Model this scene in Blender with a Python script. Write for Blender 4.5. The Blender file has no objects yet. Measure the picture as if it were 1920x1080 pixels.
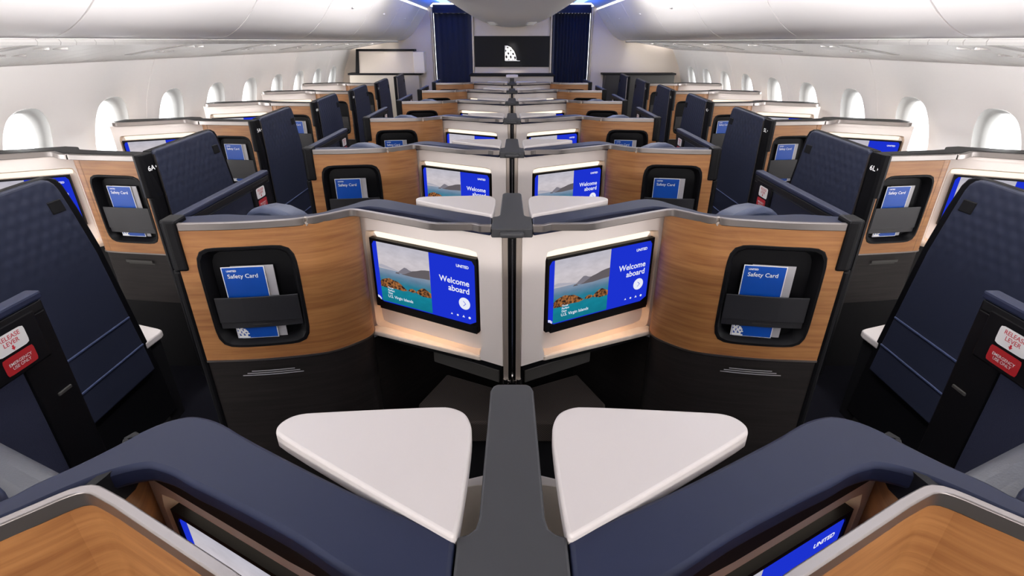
import bpy, bmesh, math, random
from mathutils import Vector, Matrix
random.seed(4)
S = bpy.context.scene
COL = S.collection

# ------------------------------------------------------------------ camera, world, light, exposure
cam_d = bpy.data.cameras.new('camera'); cam = bpy.data.objects.new('camera', cam_d); COL.objects.link(cam)
EYE = 1.66
cam.location = (0, 0, EYE)
cam.rotation_euler = (math.radians(90 - 25.47), 0, 0)
cam_d.sensor_width = 36; cam_d.lens = 970 / 1920 * 36; cam_d.clip_start = .02
S.camera = cam
S.view_settings.view_transform = 'Standard'; S.view_settings.look = 'None'
S.view_settings.gamma = 1; S.view_settings.use_curve_mapping = False
S.view_settings.exposure = 0.3
S.cycles.use_denoising = True
S.cycles.max_bounces = 8; S.cycles.diffuse_bounces = 5; S.cycles.transparent_max_bounces = 12
S.cycles.sample_clamp_indirect = 4
w = bpy.data.worlds.new('sky'); S.world = w; w.use_nodes = True
bg = w.node_tree.nodes['Background']; bg.inputs[0].default_value = (1, 1, 1, 1); bg.inputs[1].default_value = 2.6

def area(name, loc, rot, sx, sy, power, color=(1, 1, 1)):
    l = bpy.data.lights.new(name, 'AREA'); l.shape = 'RECTANGLE'; l.size = sx; l.size_y = sy
    l.energy = power; l.color = color
    o = bpy.data.objects.new(name, l); COL.objects.link(o); o.location = loc; o.rotation_euler = rot
    return o
for s in (-1, 1):   # the ceiling wash lamps over each aisle
    area('ceiling_wash_lamp', (s * .95, 2.9, 2.13), (0, 0, 0), .30, 9.2, 12.5, (1, .965, .955))
    area('cove_lamp', (s * .98, 7.4, 2.095), (math.pi, 0, 0), .06, 2.2, 13, (.05, .20, 1))
    # daylight just outside the row of cabin windows
    area('window_daylight', (s * 2.9, 4.4, 1.16), (0, math.radians(90 * s), 0), .7, 9.6, 200, (1, .985, .96))
    # unseen lamps added beside the centre ceiling to brighten the bins
    area('bin_fill_lamp', (s * .79, 2.1, 2.135), (0, math.radians(-78 * s), 0), .05, 7.4, 46, (1, .965, .955))
    # sidewall wash lamps behind the lip of the service panels, turned to the wall
    area('sidewall_wash_lamp', (s * 1.706, 3.3, 1.656), (0, math.radians(-74 * s), 0), .012, 10.3, 22, (1, .965, .955))
    # unseen keel light added to brighten bins and walls with narrow side beams
    k_ = area('keel_fill_lamp', (s * .046, .5, 1.836), (0, math.radians(-90 * s), 0), .018, 4.2, 9, (1, .965, .955)); k_.data.spread = math.radians(66)
# unseen lamp added behind the camera to brighten the aft-facing surfaces
area('aft_fill_lamp', (0, -3.9, 1.98), (math.radians(78), 0, 0), 3.2, .25, 165, (1, .95, .92))

P = 1.08            # seat row pitch
W0, WP = 2.86, .652  # first window, window pitch
YB = 8.6            # front bulkhead

# ------------------------------------------------------------------ materials
def nodes(m):
    m.use_nodes = True
    return m.node_tree.nodes, m.node_tree.links, m.node_tree.nodes['Principled BSDF']
def mat(name, col, rough=.5, metal=0, bump=None, var=0, coat=0, spec=None):
    m = bpy.data.materials.new(name); n, l, b = nodes(m)
    b.inputs['Base Color'].default_value = (*col, 1); b.inputs['Roughness'].default_value = rough
    b.inputs['Metallic'].default_value = metal
    if coat: b.inputs['Coat Weight'].default_value = coat
    if spec is not None: b.inputs['Specular IOR Level'].default_value = spec
    if bump or var:
        tc = n.new('ShaderNodeTexCoord'); nz = n.new('ShaderNodeTexNoise')
        nz.inputs['Scale'].default_value = bump[0] if bump else 30; nz.inputs['Detail'].default_value = 4
        l.new(tc.outputs['Object'], nz.inputs['Vector'])
        if bump:
            bp = n.new('ShaderNodeBump'); bp.inputs['Strength'].default_value = bump[1]; bp.inputs['Distance'].default_value = .002
            l.new(nz.outputs['Fac'], bp.inputs['Height']); l.new(bp.outputs['Normal'], b.inputs['Normal'])
        if var:
            mx = n.new('ShaderNodeMix'); mx.data_type = 'RGBA'
            mx.inputs['A'].default_value = (*[c * (1 - var) for c in col], 1); mx.inputs['B'].default_value = (*[min(1, c * (1 + var)) for c in col], 1)
            l.new(nz.outputs['Fac'], mx.inputs['Factor']); l.new(mx.outputs['Result'], b.inputs['Base Color'])
    return m
def wood(name, dark, light, rough, scale=1.0):
    m = bpy.data.materials.new(name); n, l, b = nodes(m)
    tc = n.new('ShaderNodeTexCoord'); mp = n.new('ShaderNodeMapping')
    mp.inputs['Scale'].default_value = (2.5 * scale, 2.5 * scale, 46 * scale)
    nz = n.new('ShaderNodeTexNoise'); nz.inputs['Scale'].default_value = 1.6; nz.inputs['Detail'].default_value = 7; nz.inputs['Roughness'].default_value = .62
    nz.inputs['Distortion'].default_value = .25
    l.new(tc.outputs['Object'], mp.inputs['Vector']); l.new(mp.outputs['Vector'], nz.inputs['Vector'])
    cr = n.new('ShaderNodeValToRGB'); cr.color_ramp.elements[0].position = .3; cr.color_ramp.elements[1].position = .72
    cr.color_ramp.elements[0].color = (*dark, 1); cr.color_ramp.elements[1].color = (*light, 1)
    l.new(nz.outputs['Fac'], cr.inputs['Fac']); l.new(cr.outputs['Color'], b.inputs['Base Color'])
    b.inputs['Roughness'].default_value = rough
    bp = n.new('ShaderNodeBump'); bp.inputs['Strength'].default_value = .08; bp.inputs['Distance'].default_value = .001
    l.new(nz.outputs['Fac'], bp.inputs['Height']); l.new(bp.outputs['Normal'], b.inputs['Normal'])
    return m
def emit(name, col, k=1.0):
    m = bpy.data.materials.new(name); m.use_nodes = True; n = m.node_tree.nodes; n.clear()
    e = n.new('ShaderNodeEmission'); e.inputs[0].default_value = (*col, 1); e.inputs[1].default_value = k
    o = n.new('ShaderNodeOutputMaterial'); m.node_tree.links.new(e.outputs[0], o.inputs[0]); return m
def lin(r, g, b):
    f = lambda c: (c / 255 / 12.92) if c <= 10 else ((c / 255 + .055) / 1.055) ** 2.4
    return (f(r), f(g), f(b))

M = {}
M['wall'] = mat('sidewall_white', (.90, .875, .86), .55)
M['bin'] = mat('bin_white', (.92, .89, .885), .42)
M['psu'] = mat('service_panel_white', (.94, .92, .90), .5)
M['psu_dark'] = mat('service_panel_grey', (.42, .40, .39), .5)
M['ceil'] = mat('ceiling_white', (.70, .67, .66), .5)
M['shell'] = mat('shell_warm_white', (.80, .73, .69), .42, bump=(400, .08))
M['niche'] = mat('niche_beige', (.70, .55, .43), .5)
M['marble'] = mat('marble_cream', (.76, .66, .56), .3, var=.18)
M['wood'] = wood('warm_oak_veneer', (.205, .078, .023), (.385, .176, .058), .42)
M['kick'] = wood('black_ash_veneer', (.010, .008, .008), (.020, .017, .016), .55)
M['kick'].node_tree.nodes['Principled BSDF'].inputs['Specular IOR Level'].default_value = .2
M['rail'] = mat('champagne_metal', (.28, .255, .245), .38, 1.0, bump=(300, .03))
M['bronze'] = mat('bronze_metal', (.42, .36, .31), .38, .55)
M['chrome'] = mat('bright_metal', (.72, .70, .68), .2, 1.0)
M['navy'] = mat('navy_soft_touch', (.013, .018, .046), .5, bump=(900, .03), spec=.25)
M['char'] = mat('charcoal_soft_touch', (.036, .037, .041), .5, bump=(900, .03), spec=.35)
M['black'] = mat('black_plastic', (.004, .004, .005), .45, spec=.14)
M['black2'] = mat('black_satin', (.006, .006, .007), .55, spec=.2)
M['table'] = mat('table_white', (.63, .585, .57), .4)
M['beige'] = mat('console_beige', (.55, .49, .41), .5)
M['fabric'] = mat('navy_fabric', (.010, .014, .040), .9, bump=(700, .5), var=.25)
M['leather'] = mat('blue_leather', (.035, .048, .095), .42, bump=(260, .2))
M['greyleather'] = mat('grey_leather', (.10, .105, .12), .38, bump=(260, .2))
M['piping'] = mat('blue_piping', (.045, .06, .13), .4)
M['flap'] = mat('pocket_flap_graphite', (.018, .018, .021), .35)
M['grey'] = mat('grey_trim', (.045, .043, .040), .5, spec=.3)
M['frame'] = mat('window_frame_grey', (.30, .298, .295), .5)
M['carpet'] = mat('dark_carpet', (.004, .004, .007), .95, bump=(500, .8), var=.4, spec=.1)
M['mono'] = mat('beige_woven_laminate', (.68, .60, .525), .55, var=.06, bump=(120, .1))
M['curtain'] = mat('navy_curtain_cloth', (.005, .010, .038), .85)
M['quiltblack'] = mat('black_quilted_leather', (.006, .006, .007), .5, spec=.2)
M['bluecard'] = mat('card_blue', lin(5, 68, 158), .35)
M['cardwhite'] = mat('card_white', (.8, .8, .82), .4)
M['pamph'] = mat('booklet_grey', (.36, .35, .37), .5)
M['white'] = mat('print_white', (.85, .85, .85), .5)
M['red'] = mat('placard_red', (.42, .012, .018), .4)
M['redprint'] = mat('print_red', (.55, .02, .04), .5)
M['glint'] = emit('niche_wall_glow', (1, .84, .66), 1.15)  # warm light on the upper niche wall, made as emission
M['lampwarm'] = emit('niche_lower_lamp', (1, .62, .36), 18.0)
M['cove'] = emit('cove_lamp_lens', (.5, .8, 1), 1.3)
M['coveblue'] = mat('aisle_ceiling_blue_tint', (.45, .50, .62), .5)  # blue cove light tinted into the ceiling colour
# seat shell: embossed rows of small triangles over the upper part
def quilt():
    m = bpy.data.materials.new('navy_embossed_shell'); n, l, b = nodes(m)
    b.inputs['Base Color'].default_value = (.019, .023, .043, 1); b.inputs['Roughness'].default_value = .45; b.inputs['Specular IOR Level'].default_value = .35
    tc = n.new('ShaderNodeTexCoord'); sp = n.new('ShaderNodeSeparateXYZ'); l.new(tc.outputs['Object'], sp.inputs[0])
    def mth(op, a, c=None, d=None):
        k = n.new('ShaderNodeMath'); k.operation = op
        for i, v in enumerate((a, c, d)):
            if v is None: continue
            if isinstance(v, (int, float)): k.inputs[i].default_value = v
            else: l.new(v, k.inputs[i])
        return k.outputs[0]
    fy = 135.0
    waves = []
    for ay, az in ((1, 0.58), (1, -0.58), (0, 1.16)):
        v = mth('ADD', mth('MULTIPLY', sp.outputs['Y'], ay * fy), mth('MULTIPLY', sp.outputs['Z'], az * fy))
        waves.append(mth('SINE', v))
    h = mth('ADD', mth('ADD', waves[0], waves[1]), waves[2])
    z = sp.outputs['Z']
    mask = mth('MULTIPLY', mth('SMOOTH_MIN', mth('MULTIPLY', mth('SUBTRACT', z, .86), 6), 1, .2), mth('SMOOTH_MIN', mth('MULTIPLY', mth('SUBTRACT', 1.235, z), 30), 1, .2))
    mask = mth('MAXIMUM', mask, 0)
    bp = n.new('ShaderNodeBump'); bp.inputs['Distance'].default_value = .003; bp.inputs['Strength'].default_value = .14
    l.new(mth('MULTIPLY', h, mask), bp.inputs['Height']); l.new(bp.outputs['Normal'], b.inputs['Normal'])
    return m
M['quilt'] = quilt()
def herring():
    m = bpy.data.materials.new('brown_herringbone'); n, l, b = nodes(m)
    tc = n.new('ShaderNodeTexCoord'); wv = n.new('ShaderNodeTexWave'); wv.wave_type = 'BANDS'; wv.bands_direction = 'DIAGONAL'
    wv.inputs['Scale'].default_value = 70; wv.inputs['Distortion'].default_value = 1.5
    cr = n.new('ShaderNodeValToRGB'); cr.color_ramp.elements[0].color = (.006, .004, .004, 1); cr.color_ramp.elements[1].color = (.05, .036, .028, 1)
    l.new(tc.outputs['Object'], wv.inputs['Vector']); l.new(wv.outputs['Fac'], cr.inputs['Fac']); l.new(cr.outputs['Color'], b.inputs['Base Color'])
    b.inputs['Roughness'].default_value = .9; return m
M['herring'] = herring()
def pane():
    m = bpy.data.materials.new('window_pane'); m.use_nodes = True; n = m.node_tree.nodes; l = m.node_tree.links; n.clear()
    t = n.new('ShaderNodeBsdfTransparent'); t.inputs[0].default_value = (.96, .97, .98, 1)
    g = n.new('ShaderNodeBsdfGlossy'); g.inputs['Roughness'].default_value = .05
    mx = n.new('ShaderNodeMixShader'); mx.inputs[0].default_value = .06; o = n.new('ShaderNodeOutputMaterial')
    l.new(t.outputs[0], mx.inputs[1]); l.new(g.outputs[0], mx.inputs[2]); l.new(mx.outputs[0], o.inputs[0]); return m
M['pane'] = pane()
def screen_photo():
    """sky, hazy hills and a teal sea as shown on the lit screens (x and z are the screen's own axes)"""
    m = bpy.data.materials.new('screen_sky_and_sea'); m.use_nodes = True; n = m.node_tree.nodes; l = m.node_tree.links; n.clear()
    tc = n.new('ShaderNodeTexCoord'); sp = n.new('ShaderNodeSeparateXYZ'); l.new(tc.outputs['Object'], sp.inputs[0])
    mr = n.new('ShaderNodeMapRange'); mr.inputs['From Min'].default_value = -.225; mr.inputs['From Max'].default_value = -.007
    l.new(sp.outputs['Z'], mr.inputs['Value'])
    cr = n.new('ShaderNodeValToRGB'); e = cr.color_ramp.elements
    e[0].position = 0; e[0].color = (*lin(18, 116, 136), 1); e[1].position = 1; e[1].color = (*lin(186, 184, 196), 1)
    for p, c in ((.22, (22, 128, 148)), (.36, (40, 122, 146)), (.47, (96, 128, 154)), (.565, (140, 152, 172)), (.575, (200, 192, 196)), (.75, (205, 198, 204))):
        k = e.new(p); k.color = (*lin(*c), 1)
    nz = n.new('ShaderNodeTexNoise'); nz.inputs['Scale'].default_value = 26; nz.inputs['Detail'].default_value = 4
    mp = n.new('ShaderNodeMapping'); mp.inputs['Scale'].default_value = (1, 1, 2.5); l.new(tc.outputs['Object'], mp.inputs['Vector']); l.new(mp.outputs[0], nz.inputs['Vector'])
    mx = n.new('ShaderNodeMix'); mx.data_type = 'RGBA'; mx.blend_type = 'MULTIPLY'; mx.inputs['Factor'].default_value = .35
    g = n.new('ShaderNodeValToRGB'); g.color_ramp.elements[0].color = (.6, .6, .6, 1); g.color_ramp.elements[0].position = .3; g.color_ramp.elements[1].position = .7
    l.new(mr.outputs[0], cr.inputs['Fac']); l.new(nz.outputs['Fac'], g.inputs['Fac']); l.new(cr.outputs[0], mx.inputs['A']); l.new(g.outputs[0], mx.inputs['B'])
    em = n.new('ShaderNodeEmission'); em.inputs[1].default_value = .84; o = n.new('ShaderNodeOutputMaterial'); l.new(mx.outputs['Result'], em.inputs[0]); l.new(em.outputs[0], o.inputs[0])
    return m
def rocks():
    m = bpy.data.materials.new('screen_rocks'); m.use_nodes = True; n = m.node_tree.nodes; l = m.node_tree.links; n.clear()
    tc = n.new('ShaderNodeTexCoord'); nz = n.new('ShaderNodeTexNoise'); nz.inputs['Scale'].default_value = 120; nz.inputs['Detail'].default_value = 3
    l.new(tc.outputs['Object'], nz.inputs['Vector']); cr = n.new('ShaderNodeValToRGB')
    cr.color_ramp.elements[0].position = .38; cr.color_ramp.elements[0].color = (*lin(40, 30, 28), 1)
    cr.color_ramp.elements[1].position = .66; cr.color_ramp.elements[1].color = (*lin(176, 112, 62), 1)
    em = n.new('ShaderNodeEmission'); em.inputs[1].default_value = .84; o = n.new('ShaderNodeOutputMaterial')
    l.new(nz.outputs['Fac'], cr.inputs['Fac']); l.new(cr.outputs[0], em.inputs[0]); l.new(em.outputs[0], o.inputs[0]); return m
M['s_photo'] = screen_photo(); M['s_rock'] = rocks()
M['s_blue'] = emit('screen_blue', lin(28, 50, 208), .8); M['s_white'] = emit('screen_white', (.82, .84, .95), .8)
M['s_hill'] = emit('screen_near_hill', lin(98, 92, 96), .8); M['s_hill2'] = emit('screen_hill', lin(124, 120, 130), .8); M['s_far'] = emit('screen_far_hill', lin(172, 170, 182), .8)

# ------------------------------------------------------------------ mesh builder
class MB:
    def __init__(s, sx=1): s.v = []; s.f = []; s.sx = sx
    def add(s, pts, faces, mi=0):
        o = len(s.v); s.v += [(s.sx * p[0], p[1], p[2]) for p in pts]
        s.f += [([o + i for i in f], mi) for f in faces]
    def merge(s, o, mi):
        k = len(s.v); s.v += o.v; s.f += [([k + i for i in f], mi) for f, _ in o.f]
    def poly(s, pts, mi=0): s.add(pts, [list(range(len(pts)))], mi)
    def prism(s, plan, z0, z1, mi=0, mt=None):
        n = len(plan); zt = z1 if callable(z1) else (lambda x, y: z1)
        pts = [(x, y, z0) for x, y in plan] + [(x, y, zt(x, y)) for x, y in plan]
        s.add(pts, [[i, (i + 1) % n, n + (i + 1) % n, n + i] for i in range(n)], mi)
        s.add(pts, [list(range(n))[::-1]], mi); s.add(pts, [[n + i for i in range(n)]], mi if mt is None else mt)
    def box(s, x0, x1, y0, y1, z0, z1, mi=0): s.prism([(x0, y0), (x1, y0), (x1, y1), (x0, y1)], z0, z1, mi)
    def side(s, prof, x0, x1, mi=0):
        """profile in (y, z) extruded across x"""
        n = len(prof); pts = [(x0, y, z) for y, z in prof] + [(x1, y, z) for y, z in prof]
        s.add(pts, [[i, (i + 1) % n, n + (i + 1) % n, n + i] for i in range(n)] + [list(range(n)), [n + i for i in range(n)]], mi)
    def wall(s, path, t0, t1, z0, z1, mi=0):
        """a wall following a plan path, from offset t0 to t1 along its left-hand normal"""
        a = offset(path, t0); b = offset(path, t1)
        n = len(a); pts = [(x, y, z) for z in (z0, z1) for x, y in a + b]
        for i in range(n - 1):
            j = i + 1; k = 2 * n
            s.add([pts[q] for q in (i, j, n + j, n + i, k + i, k + j, k + n + j, k + n + i)],
                  [[0, 1, 5, 4], [2, 3, 7, 6], [4, 5, 6, 7], [0, 3, 2, 1]], mi)
        for i in (0, n - 1):
            k = 2 * n; s.add([pts[q] for q in (i, n + i, k + n + i, k + i)], [[0, 1, 2, 3]], mi)
    def tube(s, path, r, mi=0, n=8):
        rings = []
        for i, p in enumerate(path):
            p = Vector(p); d = (Vector(path[min(i + 1, len(path) - 1)]) - Vector(path[max(i - 1, 0)])).normalized()
            u = d.cross(Vector((0, 0, 1)) if abs(d.z) < .9 else Vector((1, 0, 0))).normalized(); v = d.cross(u)
            rings.append([p + r * (math.cos(2 * math.pi * k / n) * u + math.sin(2 * math.pi * k / n) * v) for k in range(n)])
        pts = [q for g in rings for q in g]
        fs = [[i * n + k, i * n + (k + 1) % n, (i + 1) * n + (k + 1) % n, (i + 1) * n + k] for i in range(len(path) - 1) for k in range(n)]
        fs += [list(range(n)), [(len(path) - 1) * n + k for k in range(n)]]
        s.add(pts, fs, mi)
    def ring(s, outer, inner, mi=0):
        n = len(outer); s.add(list(outer) + list(inner), [[i, (i + 1) % n, n + (i + 1) % n, n + i] for i in range(n)], mi)
    def mesh(s, me, mtx, mi=0):
        s.add([mtx @ v for v in me[0]], me[1], mi)
    def build(s, name, mats, parent=None, bevel=0, smooth=None, org=None, seg=2):
        me = bpy.data.meshes.new(name); o0 = Vector(org if org else (parent.location if parent else (0, 0, 0)))
        base = o0.copy()
        if parent and parent.parent: base = world_loc(parent)
        elif parent: base = world_loc(parent)
        me.from_pydata([Vector(v) - base for v in s.v], [], [f for f, _ in s.f])
        mats = mats if isinstance(mats, (list, tuple)) else [mats]
        for m in mats: me.materials.append(M[m] if isinstance(m, str) else m)
        for p, (_, mi) in zip(me.polygons, s.f): p.material_index = mi
        bm = bmesh.new(); bm.from_mesh(me); bmesh.ops.remove_doubles(bm, verts=bm.verts, dist=1e-5)
        bmesh.ops.recalc_face_normals(bm, faces=bm.faces)
        if smooth:
            for f in bm.faces: f.smooth = True
            for e in bm.edges:
                if len(e.link_faces) == 2 and e.calc_face_angle(0) > math.radians(smooth): e.smooth = False
        bm.to_mesh(me); bm.free()
        o = bpy.data.objects.new(name, me); COL.objects.link(o)
        if parent: o.parent = parent
        else: o.location = base
        if bevel:
            b = o.modifiers.new('bevel', 'BEVEL'); b.width = bevel; b.segments = seg; b.limit_method = 'ANGLE'; b.angle_limit = math.radians(35)
        return o
def world_loc(o):
    v = Vector((0, 0, 0))
    while o: v += o.location; o = o.parent
    return v
def offset(path, t):
    out = []
    for i, p in enumerate(path):
        a = Vector(path[max(i - 1, 0)]); b = Vector(path[min(i + 1, len(path) - 1)]); d = (b - a).normalized()
        nrm = Vector((-d.y, d.x)); k = 1
        if 0 < i < len(path) - 1:
            d1 = (Vector(p) - a).normalized(); k = 1 / max(.5, d1.dot(d))
        out.append((p[0] + nrm.x * t * k, p[1] + nrm.y * t * k))
    return out
def spline(pts, n=6):
    """Catmull-Rom through plan points"""
    q = [pts[0]] + list(pts) + [pts[-1]]; out = []
    for i in range(1, len(q) - 2):
        for k in range(n):
            t = k / n; r = []
            for c in range(len(pts[0])):
                a, b, d, e = q[i - 1][c], q[i][c], q[i + 1][c], q[i + 2][c]
                r.append(.5 * (2 * b + (d - a) * t + (2 * a - 5 * b + 4 * d - e) * t * t + (3 * b - a - 3 * d + e) * t ** 3))
            out.append(tuple(r))
    out.append(tuple(pts[-1])); return out
def rrect(cx, cz, a, b, n=7.0, k=56, extra=()):
    th = sorted([2 * math.pi * i / k for i in range(k)] + list(extra)); out = []
    for t in th:
        c, s = math.cos(t), math.sin(t); r = (abs(c / a) ** n + abs(s / b) ** n) ** (-1 / n)
        out.append((cx + r * c, cz + r * s))
    return out, th
def hole_pair(x0, x1, z0, z1, cx, cz, a, b, n=7.0, k=56):
    """outer rectangle and inner rounded opening, matched point for point"""
    ex = [math.atan2(z - cz, x - cx) % (2 * math.pi) for x in (x0, x1) for z in (z0, z1)]
    inner, th = rrect(cx, cz, a, b, n, k, ex); outer = []
    for t in th:
        c, s = math.cos(t), math.sin(t); r = 1e9
        if c > 1e-9: r = min(r, (x1 - cx) / c)
        if c < -1e-9: r = min(r, (x0 - cx) / c)
        if s > 1e-9: r = min(r, (z1 - cz) / s)
        if s < -1e-9: r = min(r, (z0 - cz) / s)
        outer.append((cx + r * c, cz + r * s))
    return outer, inner
def chaikin(p, n):
    for _ in range(n):
        q = []
        for a, b in zip(p, p[1:] + p[:1]): q += [(a[0] * .75 + b[0] * .25, a[1] * .75 + b[1] * .25), (a[0] * .25 + b[0] * .75, a[1] * .25 + b[1] * .75)]
        p = q
    return p
class Curve2:
    """arc-length plan curve: at(u, depth) gives the point, depth along the left-hand normal"""
    def __init__(s, pts):
        s.p = pts; s.l = [0]
        for a, b in zip(pts[:-1], pts[1:]): s.l.append(s.l[-1] + math.dist(a, b))
        s.L = s.l[-1]
    def at(s, u, d=0):
        i = 0
        while i < len(s.l) - 2 and u > s.l[i + 1]: i += 1
        a, b = Vector(s.p[i]), Vector(s.p[i + 1]); t = (u - s.l[i]) / max(1e-9, s.l[i + 1] - s.l[i])
        q = a.lerp(b, t); e = (b - a).normalized()
        return (q.x - e.y * d, q.y + e.x * d)
    def pt(s, u, z, d=0): x, y = s.at(u, d); return (x, y, z)

FONT = {}
def text(body, size, align='LEFT', bold=0.0):
    key = (body, size, align, bold)
    if key not in FONT:
        c = bpy.data.curves.new('t', 'FONT'); c.body = body; c.size = size; c.align_x = align; c.offset = bold * size; c.resolution_u = 3
        o = bpy.data.objects.new('t', c); COL.objects.link(o); bpy.context.view_layer.update()
        ev = o.evaluated_get(bpy.context.evaluated_depsgraph_get()); me = ev.to_mesh()
        FONT[key] = ([Vector(v.co) for v in me.vertices], [list(p.vertices) for p in me.polygons])
        ev.to_mesh_clear(); bpy.data.objects.remove(o); bpy.data.curves.remove(c)
    return FONT[key]
UP = Matrix(((1, 0, 0, 0), (0, 0, -1, 0), (0, 1, 0, 0), (0, 0, 0, 1)))   # text plane xy -> upright xz plane, facing -y

# ------------------------------------------------------------------ object helpers
def thing(name, label, cat, loc, group=None):
    o = bpy.data.objects.new(name, None); COL.objects.link(o); o.location = loc; o.empty_display_size = .05
    o['label'] = label; o['category'] = cat
    if group: o['group'] = group
    return o
def tag(o, label, cat, group=None):
    o['label'] = label; o['category'] = cat
    if group: o['group'] = group
    return o
def structure(o): o['kind'] = 'structure'; return o
KIDS = {}
def copy_tree(o, dy=0, label=None, parent=None):
    c = o.copy(); COL.objects.link(c)
    if parent: c.parent = parent
    else:
        c.location.y += dy; c['label'] = label
    for ch in list(o.children):
        if ch.get('only_here'): continue
        copy_tree(ch, parent=c)
    return c
SIDE = {-1: 'left', 1: 'right'}
ORD = ('foreground', 'second', 'third', 'fourth', 'fifth', 'sixth', 'seventh')
CROW = {k: (ORD[k] + ' row from camera') for k in range(7)}
WROW = {0: 'foreground, cut by the frame', 1: 'first row with oak panel visible', 2: 'second row with oak panel', 3: 'third row with oak panel', 4: 'fourth row with oak panel', 5: 'fifth row with oak panel', 6: 'front row beside the counter'}

# ------------------------------------------------------------------ monitor (own axes: x along the screen, z up, -y to the viewer, origin at its top left corner)
def monitor_meshes():
    fr = MB(); Wd, Hd = .406, .246
    out, inn = hole_pair(0, Wd, -Hd, 0, Wd / 2, -.117, .1965, .1085, 40)
    fr.ring([(x, 0, z) for x, z in out], [(x, 0, z) for x, z in inn])
    fr.ring([(x, 0, z) for x, z in out], [(x, .016, z) for x, z in out])
    fr.ring([(x, 0, z) for x, z in inn], [(x, .004, z) for x, z in inn])
    fr.poly([(x, .016, z) for x, z in out])
    fr.box(.016, Wd - .004, -.002, .016, -Hd - .006, -Hd + .02)
    sc = MB(); e = .0006
    def lay(pts, y, mi): sc.poly([(x, y, z) for x, z in pts], mi)
    lay([(.005, -.227), (.401, -.227), (.401, -.007), (.005, -.007)], .003, 0)
    lay([(.026, -.222), (.233, -.222), (.233, -.0075), (.026, -.0075)], .0024, 1)
    far = [(.026, -.0975), (.026, -.089), (.04, -.086), (.06, -.089), (.08, -.093), (.105, -.098), (.125, -.0995)]
    lay(far, .0018, 2)
    hill = [(.103, -.105), (.112, -.097), (.122, -.089), (.133, -.081), (.142, -.082), (.152, -.087), (.162, -.0885), (.233, -.105)]
    lay(hill, .0018, 3)
    near = [(.118, -.107), (.135, -.103), (.15, -.095), (.165, -.087), (.182, -.083), (.2, -.077), (.215, -.074), (.233, -.072), (.233, -.103), (.205, -.105), (.17, -.108)]
    lay(near, .0012, 4)
    lay([(.094, -.108), (.1, -.103), (.108, -.104), (.114, -.108)], .0012, 4)
    lay([(.026, -.168), (.026, -.15), (.036, -.141), (.05, -.136), (.066, -.132), (.082, -.136), (.1, -.138), (.115, -.146), (.13, -.157), (.139, -.163), (.12, -.168), (.09, -.166), (.06, -.17)], .0018, 5)
    lay([(.14, -.162), (.148, -.154), (.158, -.151), (.168, -.154), (.175, -.16), (.16, -.165)], .0018, 5)
    lay([(.172, -.162), (.182, -.15), (.196, -.142), (.208, -.139), (.222, -.146), (.233, -.152), (.233, -.168), (.2, -.17)], .0018, 5)
    tx = MB()
    def put(body, size, x, z, al, b=0.0): tx.mesh(text(body, size, al, b), Matrix.Translation((x, .0006, z)) @ UP)
    put('UNITED', .0125, .379, -.037, 'RIGHT', .035)
    put('Welcome', .0275, .379, -.095, 'RIGHT', .018); put('aboard', .0275, .379, -.121, 'RIGHT', .018)
    put('U.S. Virgin Islands', .0145, .054, -.203, 'LEFT', .012)
    for i, t in enumerate(('Three', 'Perfect', 'Days')): put(t, .0095, .056, -.170 - i * .0095, 'LEFT', .02)
    tx.poly([(.358 + .0205 * math.cos(a * math.pi / 16), .0018, -.157 + .0205 * math.sin(a * math.pi / 16)) for a in range(32)])
    for i, x in enumerate((.309, .331, .353, .375)):
        n = (3, 10, 3, 12)[i]; r = (.0042, .0035, .0052, .0042)[i]
        tx.poly([(x + r * 1.05 * math.cos(math.pi / 2 + 2 * math.pi * k / n), .0018, -.203 + r * math.sin(math.pi / 2 + 2 * math.pi * k / n)) for k in range(n)])
    for c in globe_cells(10, 10):
        tx.poly([(.008 + .017 * x, .0012, -.222 + .017 * z) for x, z in c])
    ar = MB()
    ar.poly([(.353, .001, -.1655), (.3555, .001, -.1655), (.3645, .001, -.157), (.362, .001, -.157)]); ar.poly([(.353, .001, -.1485), (.3555, .001, -.1485), (.3645, .001, -.157), (.362, .001, -.157)])
    sc.merge(tx, 6); sc.merge(ar, 0)
    return fr, sc
def globe_cells(nx, nz):
    """a quarter globe of crossing bands, as little cells in the unit square"""
    out = []
    for i in range(nx):
        for j in range(nz):
            x, z = (i + .5) / nx, (j + .5) / nz
            if (x / .95) ** 2 + (z / 1.02) ** 2 > 1.0 and not z < .05: continue
            u = math.hypot(x + .7, z + .55) * 11.5; v = math.hypot(x - 1.5, z + .5) * 10.5
            hole = math.sin(u * 2) > .05 + .9 * max(0, z - .45) and math.sin(v * 2) > -.1 + 1.5 * max(0, z - .5)
            if hole and z > .06 and x > .02: continue
            out.append([(i / nx, j / nz), ((i + 1) / nx, j / nz), ((i + 1) / nx, (j + 1) / nz), (i / nx, (j + 1) / nz)])
    return out
def frame_matrix(o, d):
    d = Vector(d).normalized()
    return Matrix(((d.x, -d.y, 0, o[0]), (d.y, d.x, 0, o[1]), (0, 0, 1, o[2]), (0, 0, 0, 1)))
MON = None
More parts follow.
